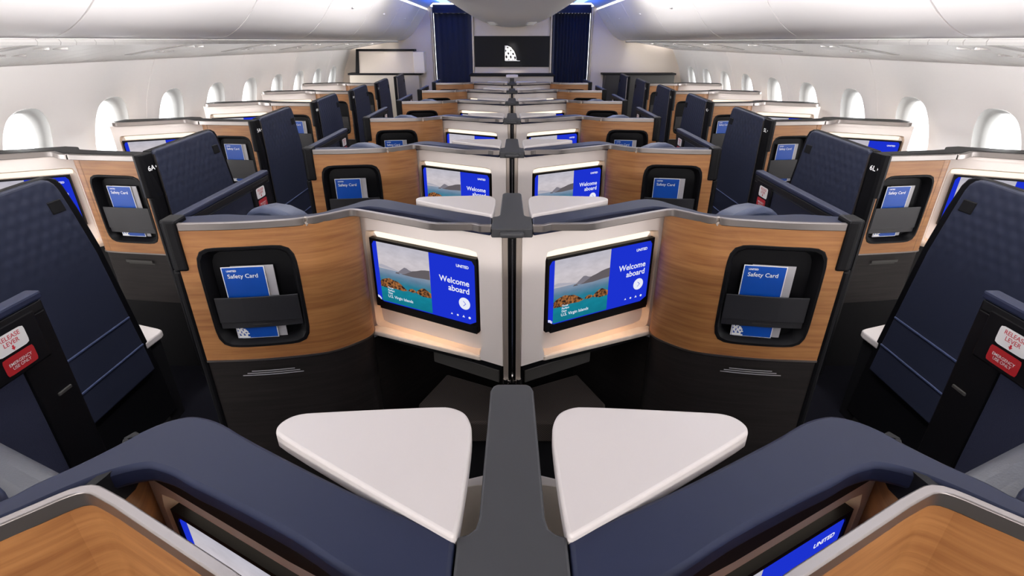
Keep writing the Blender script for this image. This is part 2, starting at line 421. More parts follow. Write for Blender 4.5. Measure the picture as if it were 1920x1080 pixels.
def make_monitor(o, d, label, group):
    """o: top left corner, d: direction to the viewer's right"""
    global MON
    root = thing('monitor', label, 'monitor', o, group); root.rotation_euler = (0, 0, math.atan2(d[1], d[0]))
    if MON is None:
        fr, sc = monitor_meshes(); MON = []
        zero = (0, 0, 0)
        for nm, mb, ms in (('bezel', fr, ['black']), ('screen', sc, ['s_blue', 's_photo', 's_far', 's_hill2', 's_hill', 's_rock', 's_white'])):
            ob = mb.build(nm, ms, None, org=(0, 0, 0)); MON.append(ob); ob.parent = root
    else:
        cs = []
        for ob in MON:
            c = ob.copy(); COL.objects.link(c); cs.append(c)
        cs[0].parent = root; cs[1].parent = root
    return root

# ------------------------------------------------------------------ safety card and booklet (own axes as above, origin at the card's top left corner)
CARD = None; BOOK = None
def make_card(o, d, label):
    global CARD
    root = thing('safety_card', label, 'card', o, 'safety cards in the literature pockets'); root.rotation_euler = (0, 0, math.atan2(d[1], d[0]))
    if CARD is None:
        CARD = []
        b = MB(); b.box(0, .122, 0, .0012, -.243, 0); CARD.append(b.build('card_sheet', ['cardwhite'], org=(0, 0, 0)))
        t = MB(); t.mesh(text('Safety Card', .0185, 'LEFT', .008), Matrix.Translation((.014, -.001, -.036)) @ UP)
        t.mesh(text('UNITED', .0078, 'LEFT', .03), Matrix.Translation((.014, -.001, -.0155)) @ UP)
        for q in globe_cells(12, 10): t.poly([(.0035 + .036 * x, -.001, -.2395 + .04 * z) for x, z in q])
        c = MB(); c.poly([(x, -.0004, z) for x, z in ((.0025, -.2405), (.1195, -.2405), (.1195, -.0025), (.0025, -.0025))]); c.merge(t, 1)
        CARD.append(c.build('printed_cover', ['bluecard', 'white'], org=(0, 0, 0)))
        for c in CARD: c.parent = root
    else:
        for ob in CARD:
            c = ob.copy(); COL.objects.link(c); c.parent = root
    return root
def make_booklet(o, d, label):
    global BOOK
    if BOOK is None:
        b = MB(); b.box(0, .122, 0, .003, -.243, 0); BOOK = b.build('booklet', ['pamph'], org=(0, 0, 0), bevel=.0006); ob = BOOK
    else:
        ob = BOOK.copy(); COL.objects.link(ob)
    ob.location = o; ob.rotation_euler = (0, 0, math.atan2(d[1], d[0]))
    return tag(ob, label, 'booklet', 'grey booklets behind the safety cards')

# ------------------------------------------------------------------ centre suites (built for the row at index 1; x is the distance from the centre line)
CWALL = Curve2([(.500, 1.605), (.0285, 1.3568)])                 # white screen wall, from the wood end to the middle
DW = Vector((.025 - .500, 1.355 - 1.605)).normalized()
WOODC = spline([(.957, 1.3685), (.926, 1.370), (.783, 1.381), (.636, 1.409), (.570, 1.434), (.513, 1.482), (.483, 1.522), (.478, 1.560), (.494, 1.602)], 6)
def wood_with_pocket(root, s, plan, z0, z1, u0, u1, pz0, pz1, matname, depth=.036, flap=None, un=7):
    """a veneered panel following a plan curve with a recessed literature pocket between u0 and u1"""
    C = Curve2(plan); sg = -1 if plan[0][0] > plan[-1][0] else 1   # the recess goes away from the viewer
    D = lambda d: d * sg
    uc = min(C.L, u1 + .018) ; ul = max(0, u0 - .018)
    mb = MB(s); out, inn = hole_pair(0 if u0 < .12 else ul, uc, z0, z1, (u0 + u1) / 2, (pz0 + pz1) / 2, (u1 - u0) / 2, (pz1 - pz0) / 2, un)
    mb.ring([C.pt(u, z) for u, z in out], [C.pt(u, z) for u, z in inn])
    us = [u for u in C.l if u > uc + 1e-4]; us = [uc] + us
    if us[-1] > uc:
        for a, b in zip(us[:-1], us[1:]): mb.poly([C.pt(a, z0), C.pt(b, z0), C.pt(b, z1), C.pt(a, z1)])
    if u0 >= .12:
        us = [0] + [u for u in C.l if 0 < u < ul] + [ul]
        for a, b in zip(us[:-1], us[1:]): mb.poly([C.pt(a, z0), C.pt(b, z0), C.pt(b, z1), C.pt(a, z1)])
    # back of the panel so that it has thickness
    pts = [(C.at(u, D(.012))) for u in C.l]
    wo = mb.build('wood_panel', [matname], root, smooth=50)
    for p_ in wo.data.polygons[:len(out)]: p_.use_smooth = False
    pk = MB(s); cx, cz, a, b = (u0 + u1) / 2, (pz0 + pz1) / 2, (u1 - u0) / 2, (pz1 - pz0) / 2
    r0, _ = rrect(cx, cz, a + .004, b + .004, un); r1, _ = rrect(cx, cz, a - .012, b - .012, un); r2, _ = rrect(cx, cz, a - .018, b - .018, un)
    r00, _ = rrect(cx, cz, a + .007, b + .007, un); r01, _ = rrect(cx, cz, a - .003, b - .003, un)
    pk.ring([C.pt(u, z, D(.001)) for u, z in r00], [C.pt(u, z, D(-.0022)) for u, z in r0]); pk.ring([C.pt(u, z, D(-.0022)) for u, z in r0], [C.pt(u, z, D(-.0015)) for u, z in r01])
    pk.ring([C.pt(u, z, D(-.0015)) for u, z in r01], [C.pt(u, z, D(.014)) for u, z in r1])
    pk.ring([C.pt(u, z, D(.014)) for u, z in r1], [C.pt(u, z, D(depth)) for u, z in r2])
    pk.poly([C.pt(u, z, D(depth)) for u, z in r2])
    pko = pk.build('literature_pocket', ['black'], root, smooth=40)
    f = MB(s); fz0, fz1 = flap
    ua, ub = u0 + .012, u1 - .012
    us = [ua + (ub - ua) * i / 6 for i in range(7)]
    f.wall([C.at(u, D(.006)) for u in us], 0, D(.005), fz0 + .022, fz1)
    f.wall([C.at(u, D(.010)) for u in us], 0, D(.005), fz0, fz0 + .022)
    f.build('pocket_flap', ['flap'], pko, bevel=.0015)
    sl = MB(s); uu = (ua + ub) / 2; sl.wall([C.at(uu - .028, D(.0095)), C.at(uu + .028, D(.0095))], 0, D(.003), fz0 + .0105, fz0 + .013)
    sl.build('pocket_pull', ['grey'], pko)
    return C, D
def wall_with_niche(root, s, C, sg, z0, z1, n0, n1, nz0, nz1):
    D = lambda d: d * sg
    mb = MB(s); cx, cz, a, b = (n0 + n1) / 2, (nz0 + nz1) / 2, (n1 - n0) / 2, (nz1 - nz0) / 2
    out, inn = hole_pair(0, C.L, z0, z1, cx, cz, a, b, 22, 72)
    mb.ring([C.pt(u, z) for u, z in out], [C.pt(u, z) for u, z in inn])
    mb.wall([C.at(0), C.at(C.L)], D(.03), D(.04), z0, z1)
    for z in (z0, z1): mb.poly([C.pt(0, z), C.pt(C.L, z), C.pt(C.L, z, D(.04)), C.pt(0, z, D(.04))])
    for u in (0, C.L): mb.poly([C.pt(u, z0), C.pt(u, z1), C.pt(u, z1, D(.04)), C.pt(u, z0, D(.04))])
    mb.build('screen_wall', ['shell'], root)
    ni = MB(s); r1, _ = rrect(cx, cz, a - .006, b - .006, 20, 72, [math.atan2(z - cz, x - cx) % (2 * math.pi) for x in (0, C.L) for z in (z0, z1)])
    m = min(len(inn), len(r1)); dep = .075
    ni.ring([C.pt(u, z) for u, z in inn[:m]], [C.pt(u, z, D(.012)) for u, z in r1[:m]])
    ni.ring([C.pt(u, z, D(.012)) for u, z in r1[:m]], [C.pt(u, z, D(dep)) for u, z in r1[:m]])
    ni.poly([C.pt(u, z, D(dep)) for u, z in r1[:m]])
    no = ni.build('screen_niche', ['niche'], root, smooth=40)
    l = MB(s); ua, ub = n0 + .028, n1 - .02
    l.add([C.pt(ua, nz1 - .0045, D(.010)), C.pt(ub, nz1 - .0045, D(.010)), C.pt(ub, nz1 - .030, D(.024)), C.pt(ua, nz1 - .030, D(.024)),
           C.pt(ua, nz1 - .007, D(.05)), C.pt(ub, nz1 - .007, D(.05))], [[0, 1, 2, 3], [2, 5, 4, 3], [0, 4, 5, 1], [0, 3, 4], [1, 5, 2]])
    l.build('upper_glow_band', ['glint'], no)  # glowing band stands in for the niche wall lit from above
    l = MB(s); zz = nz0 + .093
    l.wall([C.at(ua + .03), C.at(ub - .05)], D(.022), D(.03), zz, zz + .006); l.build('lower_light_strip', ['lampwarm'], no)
    return no

def center_suite(s):
    r = thing('suite_shell', '%s centre suite shell, oak panel and white screen wall, %s' % (SIDE[s], CROW[1]), 'suite shell', (s * .5, 1.45, 0), 'centre suite shells')
    C, D = wood_with_pocket(r, s, WOODC, .755, 1.186, .056, .322, .806, 1.126, 'wood', flap=(.862, .968))
    # dark kick panel under the veneer, its edge trim, the footwell cheek
    k = MB(s); k.wall(WOODC, -.004, -.03, 0, .751); k.build('kick_panel', ['kick'], r, smooth=50)
    t = MB(s); t.wall(WOODC, .003, -.012, .750, .756); t.build('veneer_edge_trim', ['rail'], r, smooth=50)
    k = MB(s); k.wall([(.494, 1.602), (.27, 1.90)], 0, -.02, 0, .70); k.wall([(.27, 1.90), (.045, 1.90)], 0, -.02, 0, .70); k.build('footwell_lining', ['kick'], r)
    f = MB(s); f.prism([(.27, 1.512), (.04, 1.388), (.04, 1.42), (.27, 1.545)], .655, .705); f.build('footwell_frame', ['grey'], r, bevel=.004)
    f = MB(s); f.prism([(.46, 1.60), (.035, 1.372), (.035, 1.55), (.27, 1.88), (.31, 1.86)], .715, .733); f.build('footwell_ceiling', ['black'], r)
    wall_with_niche(r, s, CWALL, -1, .742, 1.186, .024, .455, .752, 1.114)
    # marble shelf under the screen
    sh = MB(s); sh.prism([(.452, 1.628), (.494, 1.578), (.482, 1.556), (.465, 1.548), (.105, 1.393), (.094, 1.397), (.092, 1.44)], .738, .755); sh.build('marble_shelf', ['marble'], r, bevel=.004)
    sh = MB(s); sh.prism([(.45, 1.60), (.47, 1.565), (.13, 1.412), (.10, 1.44)], .722, .738); sh.build('shelf_bracket', ['black'], r)
    # rails
    ra = MB(s); ra.wall(spline([(.930, 1.370), (.783, 1.381), (.636, 1.409), (.596, 1.4245)], 5), .003, -.010, 1.183, 1.205); ra.build('top_rail', ['rail'], r, bevel=.002, smooth=40)
    rb = MB(s); pl = [(.590, 1.427), (.570, 1.436), (.540, 1.460), (.513, 1.485), (.502, 1.4955), (.494, 1.502), (.487, 1.506), (.479, 1.5075), (.471, 1.506), (.464, 1.503), (.452, 1.4975), (.432, 1.488), (.272, 1.404), (.235, 1.383), (.209, 1.374), (.112, 1.374), (.105, 1.372), (.091, 1.361), (.083, 1.359), (.057, 1.359)]
    rb.wall(pl, .003, -.009, 1.183, 1.205); rb.build('screen_rail', ['rail'], r, bevel=.002, smooth=40)
    j = MB(s); j.box(.585, .603, 1.431, 1.446, 1.184, 1.202); j.tube([(.594, 1.422, 1.186), (.594, 1.440, 1.186)], .007); j.build('rail_clasp', ['bronze'], r, bevel=.001)
    # ledge behind the rail
    far = spline([(.975, 1.452), (.858, 1.480), (.796, 1.474), (.68, 1.468), (.61, 1.478), (.570, 1.500), (.553, 1.525), (.525, 1.556), (.502, 1.588), (.488, 1.611), (.469, 1.631), (.444, 1.643), (.419, 1.641), (.385, 1.627), (.327, 1.592), (.179, 1.511), (.058, 1.4535)], 3)
    near = spline([(.058, 1.362), (.153, 1.408), (.229, 1.453), (.327, 1.502), (.370, 1.522), (.402, 1.539), (.426, 1.548), (.446, 1.551), (.477, 1.539), (.509, 1.513), (.552, 1.470), (.60, 1.440), (.636, 1.425), (.783, 1.397), (.926, 1.386), (.975, 1.384)], 3)
    l = MB(s); l.prism(far + near, 1.170, 1.199); l.build('ledge', ['navy'], r, bevel=.006, smooth=50)
    # aisle corner post
    p = MB(s); p.prism([(.930, 1.362), (.962, 1.360), (.980, 1.372), (.982, 1.43), (.935, 1.43)], 1.062, 1.214)
    p.prism([(.957, 1.366), (.972, 1.363), (.984, 1.375), (.985, 1.43), (.957, 1.43)], 0, 1.062); p.build('corner_post', ['black'], r, bevel=.007)
    n = MB(s)
    pl2 = Curve2(WOODC)
    for i, (a, b) in enumerate(((.13, .26), (.115, .275), (.10, .285))):
        z = .712 - i * .0075
        us = [a + (b - a) * q / 5 for q in range(6)]
        n.wall([pl2.at(u, .0052) for u in us], 0, .0004, z, z + .0028)
    n.build('small_print', ['pamph'], r)
    return r

def center_table(s):
    t = thing('side_table', '%s white triangular side table beside the centre divider, %s' % (SIDE[s], CROW[1]), 'table', (s * .17, 1.54, 0), 'white triangular side tables')
    pl = [(.300, 1.594), (.3065, 1.606), (.306, 1.618), (.298, 1.630), (.286, 1.637), (.270, 1.640), (.098, 1.653), (.080, 1.650), (.064, 1.640), (.055, 1.622), (.051, 1.600), (.052, 1.525), (.0555, 1.450), (.060, 1.4445), (.068, 1.448)]
    pl = chaikin(pl, 2)
    m = MB(s); m.prism(pl, 1.182, 1.208); m.build('table_top', ['table'], t, bevel=.008, seg=3, smooth=60)
    b = MB(s); b.prism([(.036, 1.47), (.048, 1.46), (.20, 1.535), (.20, 1.56), (.046, 1.59), (.036, 1.59)], .93, 1.128); b.build('table_base', ['beige'], t, bevel=.003)
    b = MB(s); b.prism([(.036, 1.592), (.07, 1.592), (.10, 1.615), (.036, 1.635)], 1.05, 1.10); b.build('table_hinge_cover', ['table'], t, bevel=.002)
    return t
def center_door(s):
    d = thing('sliding_door', '%s navy sliding aisle door of centre suite, %s' % (SIDE[s], CROW[1]), 'door', (s * .967, 1.72, 0), 'sliding aisle doors of the centre suites')
    m = MB(s); m.box(.958, .978, 1.44, 1.925, .20, 1.190); m.build('door_panel', ['fabric'], d, bevel=.003)
    m = MB(s); m.box(.952, .984, 1.425, 2.022, 1.190, 1.208); m.build('door_cap', ['navy'], d, bevel=.005)
    m = MB(s); m.box(.951, .956, 1.44, 2.01, 1.172, 1.190); m.box(.9505, .954, 1.44, 2.01, 1.166, 1.1685); m.build('cap_groove', ['black2'], d, bevel=.001)
    m = MB(s); m.box(.954, .981, 1.925, 2.018, .12, 1.190); m.box(.950, .96, 1.862, 1.99, 1.075, 1.182); m.build('door_end_post', ['black'], d, bevel=.005)
    m = MB(s); m.box(.951, .957, 1.965, 2.000, .985, .993); m.build('door_pull', ['grey'], d, bevel=.002)
    def lay(mb, y0, y1, z0, z1, x): mb.poly([(x, y0, z0), (x, y1, z0), (x, y1, z1), (x, y0, z1)])
    p = MB(s); out, _ = rrect(1.9205, 1.146, .0345, .0195, 9, 40); p.poly([(.9494, y, z) for y, z in out]); pw = p.build('release_placard', ['white'], d)
    p = MB(s); out, _ = rrect(1.923, 1.1035, .0345, .0175, 12, 40); p.poly([(.9494, y, z) for y, z in out]); pr = p.build('emergency_placard', ['red'], d)
    # the inner face looks towards the centre line
    if s < 0: R = Matrix(((0, 0, -1, 0), (1, 0, 0, 0), (0, 1, 0, 0), (0, 0, 0, 1)))
    else: R = Matrix(((0, 0, -1, 0), (-1, 0, 0, 0), (0, 1, 0, 0), (0, 0, 0, 1)))
    q = MB(s); 
    for body, z, sz in (('RELEASE', 1.1525, .0125), ('LEVER', 1.141, .0125)): q.mesh(text(body, sz, 'CENTER', .004), Matrix.Translation((.9488, 1.9205, z)) @ R)
    q.poly([(.9488, 1.9185, 1.139), (.9488, 1.9225, 1.139), (.9488, 1.9225, 1.134), (.9488, 1.9185, 1.134)]); q.poly([(.9488, 1.916, 1.1345), (.9488, 1.925, 1.1345), (.9488, 1.9205, 1.129)])
    q.build('release_lettering', ['redprint'], pw)
    q = MB(s)
    for body, z, sz in (('EMERGENCY', 1.103, .0088), ('USE ONLY', 1.0945, .0088)): q.mesh(text(body, sz, 'CENTER', .006), Matrix.Translation((.9488, 1.923, z)) @ R)
    q.build('emergency_lettering', ['white'], pr)
    return d
def rot(x, y, a): return (x * math.cos(a) - y * math.sin(a), x * math.sin(a) + y * math.cos(a))
def center_seat(s):
    cx, cy, a = .80, 1.67, math.radians(24)
    r = thing('recliner', '%s blue leather recliner behind the centre suite rail, %s' % (SIDE[s], CROW[1]), 'recliner', (s * cx, cy, 0), 'centre suite recliners')
    T = lambda x, y: tuple(Vector((cx, cy)) + Vector(rot(x, y, a)))
    def slab(name, x0, x1, prof, mt, bev):
        m = MB(s); n = len(prof); pts = [(*T(x0, y), z) for y, z in prof] + [(*T(x1, y), z) for y, z in prof]
        m.add(pts, [[i, (i + 1) % n, n + (i + 1) % n, n + i] for i in range(n)] + [list(range(n)), [n + i for i in range(n)]]); return m.build(name, [mt], r, bevel=bev, seg=3, smooth=60)
    # winged headrest: an arched top profile
    m = MB(s); prof = [(-.105, 1.08), (-.105, 1.180), (-.07, 1.199), (-.02, 1.212), (.03, 1.212), (.07, 1.198), (.105, 1.176), (.105, 1.08)]; n = len(prof)
    H_ = lambda x, y: tuple(Vector((.722, 1.542)) + Vector(rot(x, y, a)))
    pts = [(*H_(x, -.045), z) for x, z in prof] + [(*H_(x, .045), z - .010) for x, z in prof]
    m.add(pts, [[i, (i + 1) % n, n + (i + 1) % n, n + i] for i in range(n)] + [list(range(n)), [n + i for i in range(n)]]); m.build('headrest', ['leather'], r, bevel=.02, seg=3, smooth=60)
    slab('backrest', -.17, .17, [(-.05, .46), (-.05, 1.03), (-.02, 1.07), (.05, 1.06), (.07, 1.0), (.10, .46)], 'greyleather', .03)
    slab('seat_cushion', -.21, .21, [(.02, .34), (.02, .46), (.42, .48), (.45, .44), (.45, .34)], 'leather', .03)
    slab('seat_base', -.18, .18, [(.0, .05), (.0, .34), (.40, .34), (.40, .05)], 'black2', .01)
    return r
def divider():
    r = thing('center_divider', 'charcoal T-shaped console with sliding screen posts, %s' % CROW[1], 'divider', (0, 1.45, 0), 'centre dividers')
    m = MB(); m.prism([(-.0565, 1.345), (.0565, 1.345), (.0565, 1.452), (.046, 1.455), (.0385, 1.462), (.0355, 1.475), (.0315, 1.70), (.028, 1.710), (.022, 1.715), (-.022, 1.715), (-.028, 1.710), (-.0315, 1.70), (-.0355, 1.475), (-.0385, 1.462), (-.046, 1.455), (-.0565, 1.452)], 1.172, 1.199)
    m.build('console_top', ['char'], r, bevel=.003)
    m = MB(); m.box(-.0335, .0335, 1.47, 1.70, 0, 1.172); m.build('console_body', ['black2'], r)
    m = MB(); m.box(-.0575, .0575, 1.346, 1.372, 1.174, 1.1965); m.build('rail_clamp', ['black'], r, bevel=.002)
    m = MB(); m.box(-.0335, .0335, 1.328, 1.35, 1.176, 1.192); m.build('latch_lip', ['char'], r, bevel=.006, seg=3)
    for sx in (-1, 1):
        m = MB(sx); m.box(.0115, .0265, 1.348, 1.366, .68, 1.18); m.build('screen_post', ['bronze'], r, bevel=.002)
        m = MB(sx); m.tube([(.0205, 1.349, .682), (.0205, 1.349, .702)], .0085); m.tube([(.009, 1.345, .69), (.009, 1.345, .70)], .006); m.build('post_foot', ['chrome'], r, bevel=.001)
    m = MB(); m.box(-.0115, .0115, 1.360, 1.385, 0, 1.18); m.build('slot_back', ['black'], r)
    m = MB(); m.tube([(.001, 1.357, .68), (.001, 1.357, 1.165)], .0028); m.build('guide_rod', ['chrome'], r)
    return r
def ottoman(s):
    o = thing('footwell_cushion', '%s brown herringbone footwell cushion beside the divider, %s' % (SIDE[s], CROW[1]), 'cushion', (s * .17, 1.60, 0), 'footwell cushions')
    m = MB(s); m.prism([(.05, 1.44), (.05, 1.635), (.262, 1.735), (.345, 1.545), (.33, 1.44)], .36, .45); m.build('cushion_pad', ['herring'], o, bevel=.008)
    m = MB(s); m.prism([(.06, 1.46), (.06, 1.62), (.25, 1.71), (.33, 1.54), (.32, 1.46)], 0, .36); m.build('cushion_base', ['black2'], o)
    return o

# ------------------------------------------------------------------ window suites (built for W1)
WWALL = Curve2([(2.500, 2.253), (2.035, 2.462)])
WOODW = spline([(1.640, 2.305), (1.669, 2.309), (1.83, 2.330), (1.94, 2.347), (1.985, 2.362), (2.000, 2.395), (2.037, 2.458)], 5)
def window_suite(s):
    r = thing('suite_shell', '%s window suite shell with white screen wall, %s' % (SIDE[s], WROW[1]), 'suite shell', (s * 2.0, 2.35, 0), 'window suite shells')
    C, D = wood_with_pocket(r, s, WOODW, .740, 1.186, .033, .292, .795, 1.110, 'wood', flap=(.838, .962))
    k = MB(s); k.wall(WOODW, .004, .03, .475, .736); k.build('kick_panel', ['kick'], r, smooth=50)
    t = MB(s); t.wall(WOODW, -.003, .012, .735, .741); t.build('veneer_edge_trim', ['rail'], r, smooth=50)
    wall_with_niche(r, s, WWALL, -1, .742, 1.165, .028, .478, .752, 1.124)
    ed = MB(s); ed.wall([WWALL.at(0), WWALL.at(WWALL.L)], .004, -.03, 1.165, 1.184); ed.build('upper_white_band', ['shell'], r)
    sh = MB(s); sh.prism([(2.44, 2.31), (2.46, 2.255), (2.40, 2.235), (2.06, 2.39), (2.03, 2.43), (2.05, 2.48)], .738, .755); sh.build('marble_shelf', ['marble'], r, bevel=.004)
    ra = MB(s); ra.wall(spline([(1.640, 2.3045), (1.669, 2.307), (1.83, 2.325), (1.94, 2.337), (1.99, 2.346)], 4), -.004, .014, 1.181, 1.205); ra.build('top_rail', ['rail'], r, bevel=.002, smooth=40)
    rb = MB(s); rb.wall([(1.996, 2.347), (2.03, 2.353), (2.075, 2.385), (2.105, 2.408), (2.125, 2.412), (2.15, 2.404), (2.282, 2.340), (2.40, 2.288), (2.455, 2.264), (2.473, 2.262), (2.488, 2.268), (2.494, 2.285)], -.004, .014, 1.181, 1.205); rb.build('screen_rail', ['rail'], r, bevel=.002, smooth=40)
    l = MB(s); l.prism([(1.64, 2.318), (1.83, 2.34), (1.97, 2.356), (2.03, 2.372), (2.115, 2.424), (2.28, 2.355), (2.475, 2.275), (2.50, 2.29), (2.50, 2.40), (2.30, 2.455), (2.14, 2.535), (2.07, 2.52), (2.02, 2.46), (1.95, 2.44), (1.64, 2.39)], 1.178, 1.207); l.build('ledge', ['black2'], r, bevel=.006)
    p = MB(s); p.prism([(1.644, 2.300), (1.636, 2.252), (1.620, 2.240), (1.605, 2.246), (1.600, 2.262), (1.600, 2.334), (1.644, 2.334)], 1.03, 1.218)
    p.prism([(1.628, 2.300), (1.624, 2.256), (1.608, 2.248), (1.600, 2.262), (1.600, 2.334), (1.628, 2.334)], .08, 1.03); p.build('corner_post', ['black'], r, bevel=.005)
    g = MB(s); g.box(1.64, 2.48, 2.46, 2.50, .0, .74); g.build('footwell_lining', ['black2'], r)
    n = MB(s)
    n.wall([C.at(.10, -.0055), C.at(.24, -.0055)], 0, -.0004, .690, .703); n.wall([C.at(.09, -.0055), C.at(.225, -.0055)], 0, -.0004, .684, .688); n.build('small_print', ['grey'], r)
    return r
def seat_number(s, root, body, dy):
    """white suite number on the corner post, following the post's slanted face"""
    # the face looks across the aisle
    q = MB(); ex = Vector((0, -s * 1.0, 0)); n3 = Vector((-s, 0, 0)); o = Vector((s * 1.5985, 2.2985 + dy, 1.144))
    mt = Matrix(((ex.x, 0, n3.x, o.x), (ex.y, 0, n3.y, o.y), (0, 1, 0, o.z), (0, 0, 0, 1)))
    q.mesh(text(body, .030, 'CENTER', .016), mt @ Matrix.Diagonal((1.35, 1, 1, 1)))
    q.poly([mt @ Vector(v) for v in ((.031, .005, 0), (.038, .011, 0), (.031, .017, 0))])
    ob = q.build('suite_number', ['white'], root); ob['label'] = 'white suite number ' + body; return ob
def aisle_panel(s):
    r = thing('seat_shell', '%s navy embossed seat shell along the aisle, %s' % (SIDE[s], WROW[1]), 'seat shell', (s * 1.61, 2.65, 0), 'navy seat shells along the aisles')
    X = 1.596
    blue = [(2.345, .335), (3.018, .335), (3.004, .45), (2.940, .93), (2.900, 1.105), (2.880, 1.185), (2.868, 1.210), (2.852, 1.226), (2.830, 1.234), (2.79, 1.236), (2.36, 1.224), (2.345, 1.216)]
    blk = [(2.337, .06), (3.085, .06), (3.066, .30), (3.050, .45), (2.985, .93), (2.945, 1.105), (2.918, 1.195), (2.900, 1.222), (2.870, 1.235), (2.79, 1.235), (2.337, 1.221)]
    m = MB(s); m.side(blk, X + .018, X + .05); m.build('shell_frame', ['black'], r, bevel=.006)
    m = MB(s); m.side(blue, X, X + .02); m.build('embossed_panel', ['quilt'], r, bevel=.009, seg=3)
    m = MB(s); m.side([(2.3395, .34), (2.3445, .34), (2.3445, 1.205), (2.3395, 1.205)], X + .0005, X + .010); m.build('metal_edge_strip', ['rail'], r)
    for z in (.618, .474):
        y1 = 2.975 + (.618 - z) * .15
        m = MB(s); m.side([(2.345, z), (y1, z), (y1, z + .009), (2.345, z + .009)], X - .004, X + .004); m.build('piping', ['piping'], r, bevel=.003)
    m = MB(s); m.side([(2.815, 1.115), (2.872, 1.115), (2.862, 1.160), (2.805, 1.160)], X - .003, X + .004); m.build('coat_hook_patch', ['black2'], r, bevel=.003)
    return r
def window_ottoman(s):
    o = thing('footrest_ottoman', '%s footrest ottoman with pale top under the wood panel, %s' % (SIDE[s], WROW[1]), 'ottoman', (s * 1.8, 2.1, 0))
    m = MB(s); m.prism([(1.612, 1.95), (1.606, 2.045), (1.612, 2.068), (1.64, 2.082), (1.95, 2.19), (1.98, 1.95)], .43, .462); m.build('padded_top', ['table'], o, bevel=.006)
    m = MB(s); m.prism([(1.625, 1.96), (1.625, 2.06), (1.94, 2.17), (1.96, 1.96)], 0, .43); m.build('ottoman_base', ['black2'], o, bevel=.004)
    return o

# ------------------------------------------------------------------ place the suites
def monitors_center(k):
    dy = (k - 1) * P
    for s in (-1, 1):
        u0 = .041; a = CWALL.at(u0, .001); b = CWALL.at(u0 + .406, .001)
        if s < 0: o = (-a[0], a[1] + dy, 1.087); d = (-(b[0] - a[0]), b[1] - a[1])
        else: o = (b[0], b[1] + dy, 1.087); d = (a[0] - b[0], a[1] - b[1])
        make_monitor(o, d, '%s centre screen, lit blue with island photo, %s' % (SIDE[s], CROW[k]), 'screens of the centre suites')
def cards_center(k):
    dy = (k - 1) * P; C = Curve2(WOODC)
    for s in (-1, 1):
        if s < 0:
            a = C.at(.103, -.020); b = C.at(.225, -.020); o = (-a[0], a[1] + dy, 1.062); d = (-(b[0] - a[0]), b[1] - a[1])
            a2 = C.at(.128, -.026); o2 = (-a2[0], a2[1] + dy, 1.062)
        else:
            a = C.at(.150, -.020); b = C.at(.272, -.020); o = (b[0], b[1] + dy, 1.062); d = (a[0] - b[0], a[1] - b[1])
            b2 = C.at(.247, -.026); o2 = (b2[0], b2[1] + dy, 1.062)
        make_card(o, d, 'blue safety card in pocket of the %s centre suite, %s' % (SIDE[s], CROW[k]))
        make_booklet(o2, d, 'grey booklet behind safety card of the %s centre suite, %s' % (SIDE[s], CROW[k]))
CEN = {}
for s in (-1, 1):
    L = SIDE[s]
    CEN[s] = dict(shell=(center_suite(s), range(0, 7), '%s centre suite shell, oak panel and white screen wall, %s' % (L, '%s')),
                  table=(center_table(s), range(0, 7), '%s white triangular side table beside the centre divider, %s' % (L, '%s')),
                  door=(center_door(s), range(0, 7), '%s navy sliding aisle door of centre suite, %s' % (L, '%s')),
                  seat=(center_seat(s), range(0, 5), '%s blue leather recliner behind the centre suite rail, %s' % (L, '%s')),
                  foot=(ottoman(s), range(0, 2), '%s brown herringbone footwell cushion beside the divider, %s' % (L, '%s')))
    for key, (pr, rows, lab) in CEN[s].items():
        pr['label'] = lab % CROW[1]
        for k in rows:
            if k == 1: continue
            c = copy_tree(pr, (k - 1) * P, lab % CROW[k])
            if key == 'shell' and k == 0:   # the foreground shell also has a veneered apron under its screen rail
                ap = MB(s); ap.wall([(x, y - P) for x, y in [(.520, 1.480), (.508, 1.491), (.497, 1.5005), (.488, 1.506), (.479, 1.5085), (.470, 1.507), (.460, 1.5025), (.432, 1.488), (.272, 1.404), (.235, 1.383), (.209, 1.374), (.06, 1.374)]], .001, -.008, .80, 1.183)
                ap.build('veneer_apron', ['wood'], c, smooth=50)
                ed = MB(s); LW = CWALL.L; prf = [(0, 1.198), (LW, 1.198), (LW, 1.186), (.44, 1.178), (.38, 1.155), (.33, 1.145), (.29, 1.142), (0, 1.142)]
                sh_ = lambda q: (q[0], q[1] - P, q[2])
                n = len(prf); pts = [sh_(CWALL.pt(u, z, .006)) for u, z in prf] + [sh_(CWALL.pt(u, z, -.01)) for u, z in prf]
                eb = MB(s); eb.wall([(x, y - P) for x, y in [(.486, 1.515), (.481, 1.535), (.478, 1.560), (.484, 1.582), (.493, 1.600)]], .003, -.008, 1.150, 1.198); eb.build('upper_black_band', ['black2'], c)
                ed.add(pts, [[i, (i + 1) % n, n + (i + 1) % n, n + i] for i in range(n)] + [list(range(n)), [n + i for i in range(n)]]); ed.build('upper_black_band', ['black2'], c, bevel=.002)
dv = divider()
for k in range(0, 7):
    if k != 1: copy_tree(dv, (k - 1) * P, 'charcoal T-shaped console with sliding screen posts, %s' % CROW[k])
for k in range(0, 6): monitors_center(k)
for k in range(1, 4): cards_center(k)

